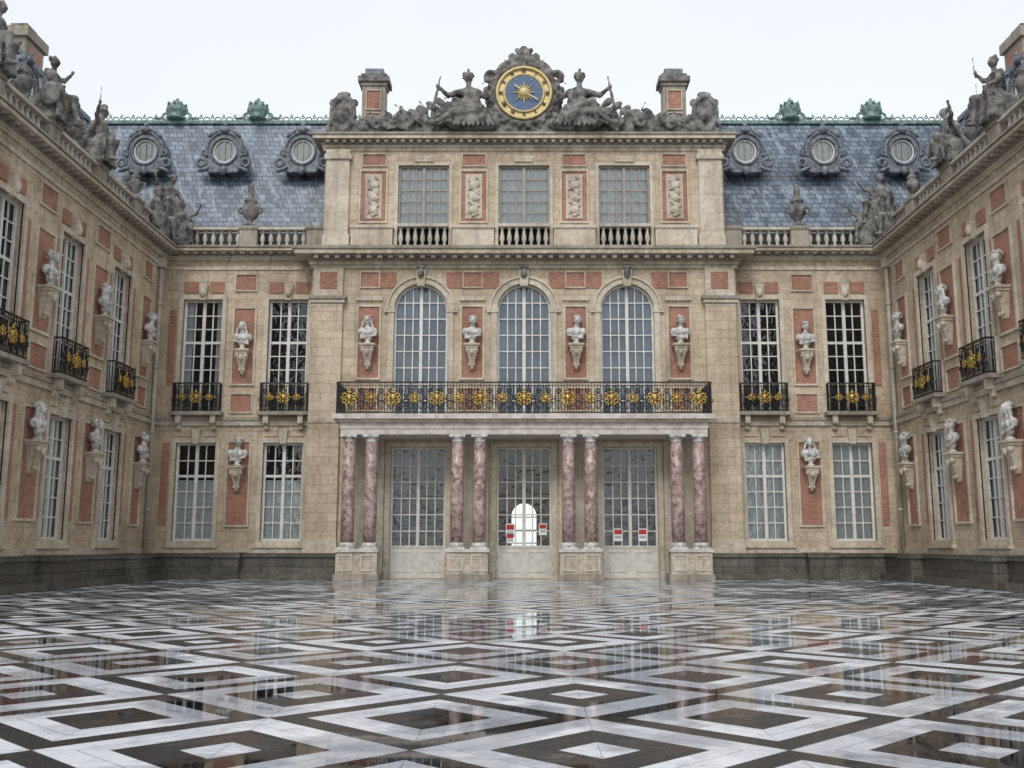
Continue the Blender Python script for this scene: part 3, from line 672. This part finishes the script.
# ================================================================= WINGS
WU=(-5.0,-9.7,-14.4,-19.1,-23.8); WB=(-2.2,-7.1,-11.8,-16.6,-21.4,-26.2)
statue_pos=[]
for side in (-1,1):
    wing=empty('palace_wing')
    M=Matrix.Translation((-W,YS,0))@Matrix.Rotation(D2R(90),4,'Z')
    if side>0: M=Matrix.Diagonal((-1,1,1,1))@M
    w=MB(); w.M=M; wr=MB(); wr.M=M
    ops=[]
    for u in WU: ops+=[(u-.93,u+.93,ZG0,ZG1),(u-.93,u+.93,ZU0,ZU1)]
    wall(w,-28,0,0,14.9,0,ops,STONE)
    for i,u in enumerate(WU): bay(w,wr,u,0,curtg=CURT,curtu=CURT if i%2 else None,ctop=1 if i%2 else .7)
    for i,u in enumerate(WB):
        hw=.62 if i else .5
        for (za,zb,ww) in ((8.95,12.55,.09),(2.4,6.2,.09),(13.45,14.2,.06),(7.62,8.45,.06)): panel(w,u-hw,u+hw,za,zb,0,ww)
        for z in (10.55,5.1):
            L=M@Vector((u,-.30,z)); rot=Matrix.Rotation(D2R(90 if side<0 else -90),4,'Z')
            BUSTS.append(Matrix.Translation(L)@rot)
    for u in [x+sgn*1.33 for x in WU for sgn in (-1,1)]:
        w.box(u-.13,u+.13,-.045,.02,8.95,12.6,BRICK); w.box(u-.13,u+.13,-.045,.02,2.4,6.2,BRICK)
    courses(w,-28,-.013,0)
    cornice(w,-28,.3,14.903,15.503,.6,0,CORN,ends=False,mod=.45,yb=.4)
    w.quad((-28,.3,15.484),(1.6,.3,15.484),(1.6,2.3,15.484),(-28,2.3,15.484),LEAD)
    PED=[-.5,-4.0,-7.9,-12.0,-16.0,-20.2,-24.2]
    balustrade(w,-28,-.0,15.503,-.1,PED)
    ledge(w,-28,-.02,0,[-4.6,-11.8,-16.6],.004)
    w.quad((-28,2.1,15.484),(8.5,2.1,15.484),(8.5,5.9,23.6),(-28,5.9,23.6),SLATE)
    w.quad((-28,5.9,23.6),(8.5,5.9,23.6),(8.5,12,24.6),(-28,12,24.6),LEAD)
    w.box(-28,3.6,5.75,6.05,23.48,23.75,LEAD)
    w.quad((-28,0,0),(-28,12,0),(-28,12,15.5),(-28,0,15.5),STONE)
    w.quad((-28,2.1,15.484),(-28,12,15.484),(-28,12,24.6),(-28,5.9,23.6),SLATE)
    w.quad((-28,3,0),(0,3,0),(0,3,15.4),(-28,3,15.4),DARKIN)
    for u in (-3.0,-7.3,-12,-16.7,-21.4): dormer(w,u,20.3,2.15+ (20.3-1.2-15.5)/8.1*3.8-.35,2.0)
    for u in (-1.0,-11.0,-20):
        w.box(u-.9,u+.9,6.6,7.8,22,25.4,CORN); w.box(u-.6,u+.6,6.55,6.65,23,25.1,BRICK); w.box(u-1.05,u+1.05,6.45,7.95,25.4,25.9,CORN); w.box(u-.5,u+.5,6.8,7.6,25.9,26.3,STAT)
    w.lathe([(.09,1.2),(.09,14.6)],(-.95,-.16,0),10,PIPE)
    for z in (3,6.5,9.5,12.5): w.lathe([(.12,0),(.12,.12)],(-.95,-.16,z),10,PIPE)
    w.box(-1.15,-.75,-.34,-.02,14.3,14.75,PIPE)
    w.build('wing_walls_and_roof',wing); wr.build('balcony_railing',wing)
    rotz=Matrix.Rotation(D2R(90 if side<0 else -90),4,'Z')
    for i,u in enumerate(PED[2:]):
        statue_pos.append((Matrix.Translation(M@Vector((u,.08,16.58)))@rotz,1.12,i+ (0 if side<0 else 1)))
    rot45=Matrix.Rotation(D2R(45 if side<0 else -45),4,'Z')
    statue_pos.append((Matrix.Translation((side*(W+.0),YS-.15,16.5))@rot45,1.18,2))
    statue_pos.append((Matrix.Translation((side*(W-.75),YS-.1,15.52))@Matrix.Rotation(D2R(20 if side<0 else -20),4,'Z'),1.0,1 if side<0 else 0))
    statue_pos.append((Matrix.Translation((side*(W-.05),YS-1.6,15.52))@rotz,1.05,3))
    for u in (-4.0,-9.95,-14.0):
        v=MB(); v.lathe(urnprof(.75),(0,0,0),16,STAT)
        for sgn in (-1,1): v.torus((sgn*.32,0,.62),.12,.04,STAT,10,5)
        o=v.build('stone_urn'); o.location=M@Vector((u,.08,16.58 if u==-4.0 else 16.55))
    v=MB(); v.lathe(urnprof(1.0),(0,0,0),18,STAT)
    for sgn in (-1,1): v.torus((sgn*.42,0,.86),.15,.05,STAT,12,5)
    v.sph((0,0,1.75),(.16,.16,.5),STAT,2)
    o=v.build('stone_urn'); o.location=(side*13.2,YS+.08,16.58)
rl.M=Matrix.Identity(4)
rl.build('balcony_railing',palace)
for me in seat_meshes:
    me.materials.clear(); me.materials.append(STAT)
    for pl in me.polygons: pl.use_smooth=True; pl.material_index=0
for (M,sc,k) in statue_pos:
    o=bpy.data.objects.new('stone_statue',seat_meshes[k%4]); scene.collection.objects.link(o); o.matrix_world=M@Matrix.Scale(sc,4)
for i,M in enumerate(BUSTS):
    o=bpy.data.objects.new('marble_bust',bust_meshes[(i*7+i//3)%4]); scene.collection.objects.link(o); o.matrix_world=M@Matrix.Scale(1.04,4)

# ================================================================= CLOCK + SCULPTURE GROUP
YK=.55; ZK=23.1
clock=empty('clock')
k=MB(); seg=64
def disc(mb,r,y,mat):
    T=Matrix.Translation((0,y,ZK))@Matrix.Rotation(D2R(90),4,'X')
    mb.lathe([(r,-.05),(r,.0)],(0,0,0),seg,mat,False,T)
disc(k,1.34,YK-.42,GOLDP); k.torus((0,YK-.47,ZK),1.30,.085,GOLDP,64,8); k.torus((0,YK-.47,ZK),.96,.05,GOLDP,64,6)
disc(k,.94,YK-.475,BLUE); 
NUM=['III','II','I','XII','XI','X','IX','VIII','VII','VI','V','IV']
for i,s_ in enumerate(NUM):
    a=2*math.pi*i/12; n=len(s_)
    for j,ch in enumerate(s_):
        off=(j-(n-1)/2)*.065
        T=Matrix.Translation((0,YK-.49,ZK))@Matrix.Rotation(-a+math.pi/2,4,'Y')
        if ch=='I': k.box(off-.017,off+.017,-.02,.01,1.03,1.21,IRON,T)
        else:
            for sg in (-1,1):
                T2=T@Matrix.Translation((off,0,1.12))@Matrix.Rotation(sg*.3,4,'Y'); k.box(-.017,.017,-.02,.01,-.09,.09,IRON,T2)
for i in range(60):
    a=2*math.pi*i/60; T=Matrix.Translation((0,YK-.49,ZK))@Matrix.Rotation(a,4,'Y'); k.box(-.008,.008,-.01,.01,.86,.92,GOLDP,T)
for i in range(12):
    a=2*math.pi*i/12; k.sph((.76*math.cos(a),YK-.49,ZK+.76*math.sin(a)),(.035,.02,.035),GOLDP,1)
for i in range(16):
    a=2*math.pi*i/16; L=.66 if i%2==0 else .46; T=Matrix.Translation((0,YK-.53,ZK))@Matrix.Rotation(a,4,'Y')
    k.add([(-.07,0,.15),(.07,0,.15),(0,0,L),(0,-.05,.2)],[(0,3,2),(3,1,2),(0,1,3)],GOLDP,False,T)
k.build('clock_face',clock)
k=MB(); k.sph((0,YK-.56,ZK),(.21,.10,.23),GOLDP,3); k.sph((0,YK-.67,ZK-.02),(.03,.04,.06),GOLDP,1)
for q in (-1,1): k.sph((q*.08,YK-.64,ZK+.06),(.035,.03,.02),GOLDP,1)
for (a,L) in ((2.1,.8),(-.9,.6)):
    T=Matrix.Translation((0,YK-.60,ZK))@Matrix.Rotation(a,4,'Y'); k.box(-.025,.025,-.01,.01,.2,L,GOLDP,T)
k.build('sun_face_and_hands',clock)
g=MB(); rnd=random.Random(11)
T=Matrix.Translation((0,YK,ZK))@Matrix.Rotation(D2R(90),4,'X')
g.lathe([(1.55,-.3),(1.62,0),(1.55,.34),(1.38,.36)],(0,0,0),40,STAT,True,T)
g.torus((0,YK-.36,ZK),1.50,.12,STAT,48,8)
for i in range(26):
    a=2*math.pi*i/26; r_=1.62+.08*math.sin(i*2.3); g.sph((r_*math.cos(a),YK-.3,ZK+r_*math.sin(a)),(.16,.2,.13),STAT,2,(0,i*1.1,0))
for q in (-1,1):
    g.torus((q*1.6,YK-.2,ZK+.95),.26,.13,STAT,14,6); g.torus((q*1.75,YK-.2,ZK-1.2),.38,.17,STAT,14,6)
    g.sph((q*1.0,YK-.2,ZK+1.45),(.5,.25,.22),STAT,2,(0,q*.75,0)); limb(g,(q*1.8,YK-.1,ZK+.3),(q*1.3,YK-.15,ZK-2),.2,.35,8)
    for i in range(6): limb(g,(q*(.6+.16*i),YK-.15,ZK+1.45-.05*i),(q*(.95+.24*i),YK-.15,ZK+1.85-.27*i),.1,.05,6)
g.sph((0,YK-.25,ZK+1.75),(.62,.3,.32),STAT,2); g.sph((0,YK-.3,ZK+2.05),(.36,.25,.28),STAT,2); g.sph((0,YK-.3,ZK+2.32),(.2,.18,.2),STAT,2)
for q in (-1,1):
    g.torus((q*.5,YK-.3,ZK+1.8),.2,.09,STAT,12,6); g.sph((q*.3,YK-.3,ZK+2.25),(.14,.1,.2),STAT,2,(0,q*.6,0)); g.sph((q*.62,YK-.3,ZK+2.02),(.2,.1,.12),STAT,2,(0,q*.6,0))
g.box(-2.0,2.0,YK-.3,YK+.35,21.1,22.0,STAT)
for q in (-1,1):
    b2=MB(); trophies(rnd,b2,2.3,8.2,1.85,.85,.4,110)
    b2.sph((8.75,-.05,1.0),(.62,.34,.95),STAT,3); 
    b2.torus((8.75,-.3,1.0),.55,.12,STAT,24,8,sz=1.5); b2.sph((8.75,-.35,1.0),(.33,.2,.5),STAT,2); b2.sph((8.75,-.1,2.0),(.35,.2,.18),STAT,2)
    for d in (-1,1): b2.torus((8.75+d*.55,-.1,.3),.2,.12,STAT,12,6); b2.torus((8.75+d*.5,-.1,1.6),.14,.09,STAT,12,6)
    b2.box(8.1,9.4,-.3,.4,0,.25,STAT)
    for i in range(5):
        x=3.0+i*.55; L=1.25-.14*i; limb(b2,(x,.1,.4),(x+L,.05,1.9-.22*i),.055,.045,26); b2.sph((x+L*.85,.05,1.7-.2*i),(.38,.08,.2),STAT,2,(0,-.7,0))
    for (x,z,rr) in ((4.1,.75,.42),(5.6,.6,.36),(7.1,.45,.32)):
        b2.sph((x,-.45,z),(rr,.1,rr*1.15),STAT,3,(.2,.3,0)); b2.torus((x,-.5,z),rr*.8,.04,STAT,18,5,sz=1.15); b2.sph((x,-.55,z),(rr*.3,.1,rr*.3),STAT,2)
    g.add([(q*x,y+YK-.1,z+21.1) for x,y,z in b2.v],[f if q>0 else f[::-1] for f in b2.f],STAT,True)
gm=remesh(g,.055,.05,.2)
gg=MB(); gg.mesh(gm,STAT)
for q in (-1,1):
    rm=reclining(q)
    gg.mesh(rm,STAT,Matrix.Translation((q*2.45,YK-.55,21.15))@Matrix.Scale(1.08,4))
gg.build('clock_sculpture_group')

# ================================================================= GROUND
g=MB(); g.quad((-600,-600,0),(600,-600,0),(600,600,0),(-600,600,0),GROUND); g.build('ground')
g=MB(); g.quad((-15.75,-62,.004),(15.75,-62,.004),(15.75,.0,.004),(-15.75,.0,.004),PAVE); g.build('courtyard_paving')

# ================================================================= CAMERA, LIGHT, WORLD
cam=bpy.data.cameras.new('camera'); co=bpy.data.objects.new('camera',cam); scene.collection.objects.link(co)
co.location=(0,-45.45,1.5); co.rotation_euler=(D2R(90+9.146),0,0)
cam.sensor_width=36; cam.lens=36*1000/1024; cam.shift_x=-12/1024; cam.clip_end=2000; cam.clip_start=.1
scene.camera=co
EL,AZ=44,-12
sun=bpy.data.lights.new('sun','SUN'); sun.energy=1.5; sun.angle=D2R(22); sun.color=(1,.985,.96)
so=bpy.data.objects.new('sun',sun); scene.collection.objects.link(so)
d=Vector((math.sin(D2R(AZ))*math.cos(D2R(EL)),-math.cos(D2R(AZ))*math.cos(D2R(EL)),math.sin(D2R(EL))))
so.rotation_euler=d.to_track_quat('Z','Y').to_euler()
w=bpy.data.worlds.new('World'); scene.world=w; w.use_nodes=True; nt=w.node_tree; nt.nodes.clear()
out=N(nt,'ShaderNodeOutputWorld'); sky=N(nt,'ShaderNodeTexSky'); sky.sky_type='NISHITA'; sky.sun_disc=False
sky.sun_elevation=D2R(EL); sky.sun_rotation=math.atan2(d.x,d.y)
bg1=N(nt,'ShaderNodeBackground'); bg1.inputs[1].default_value=.05; nt.links.new(sky.outputs[0],bg1.inputs[0])
bg2=N(nt,'ShaderNodeBackground'); bg2.inputs[1].default_value=.86
tc=N(nt,'ShaderNodeTexCoord'); nz=noise(nt,tc.outputs['Generated'],1.5,4,.5)
nt.links.new(ramp(nt,nz,.3,.7,(.93,.93,.94),(1,1,.99)),bg2.inputs[0])
ad=N(nt,'ShaderNodeAddShader'); nt.links.new(bg1.outputs[0],ad.inputs[0]); nt.links.new(bg2.outputs[0],ad.inputs[1]); nt.links.new(ad.outputs[0],out.inputs[0])
scene.view_settings.view_transform='Standard'; scene.view_settings.look='None'; scene.view_settings.exposure=0
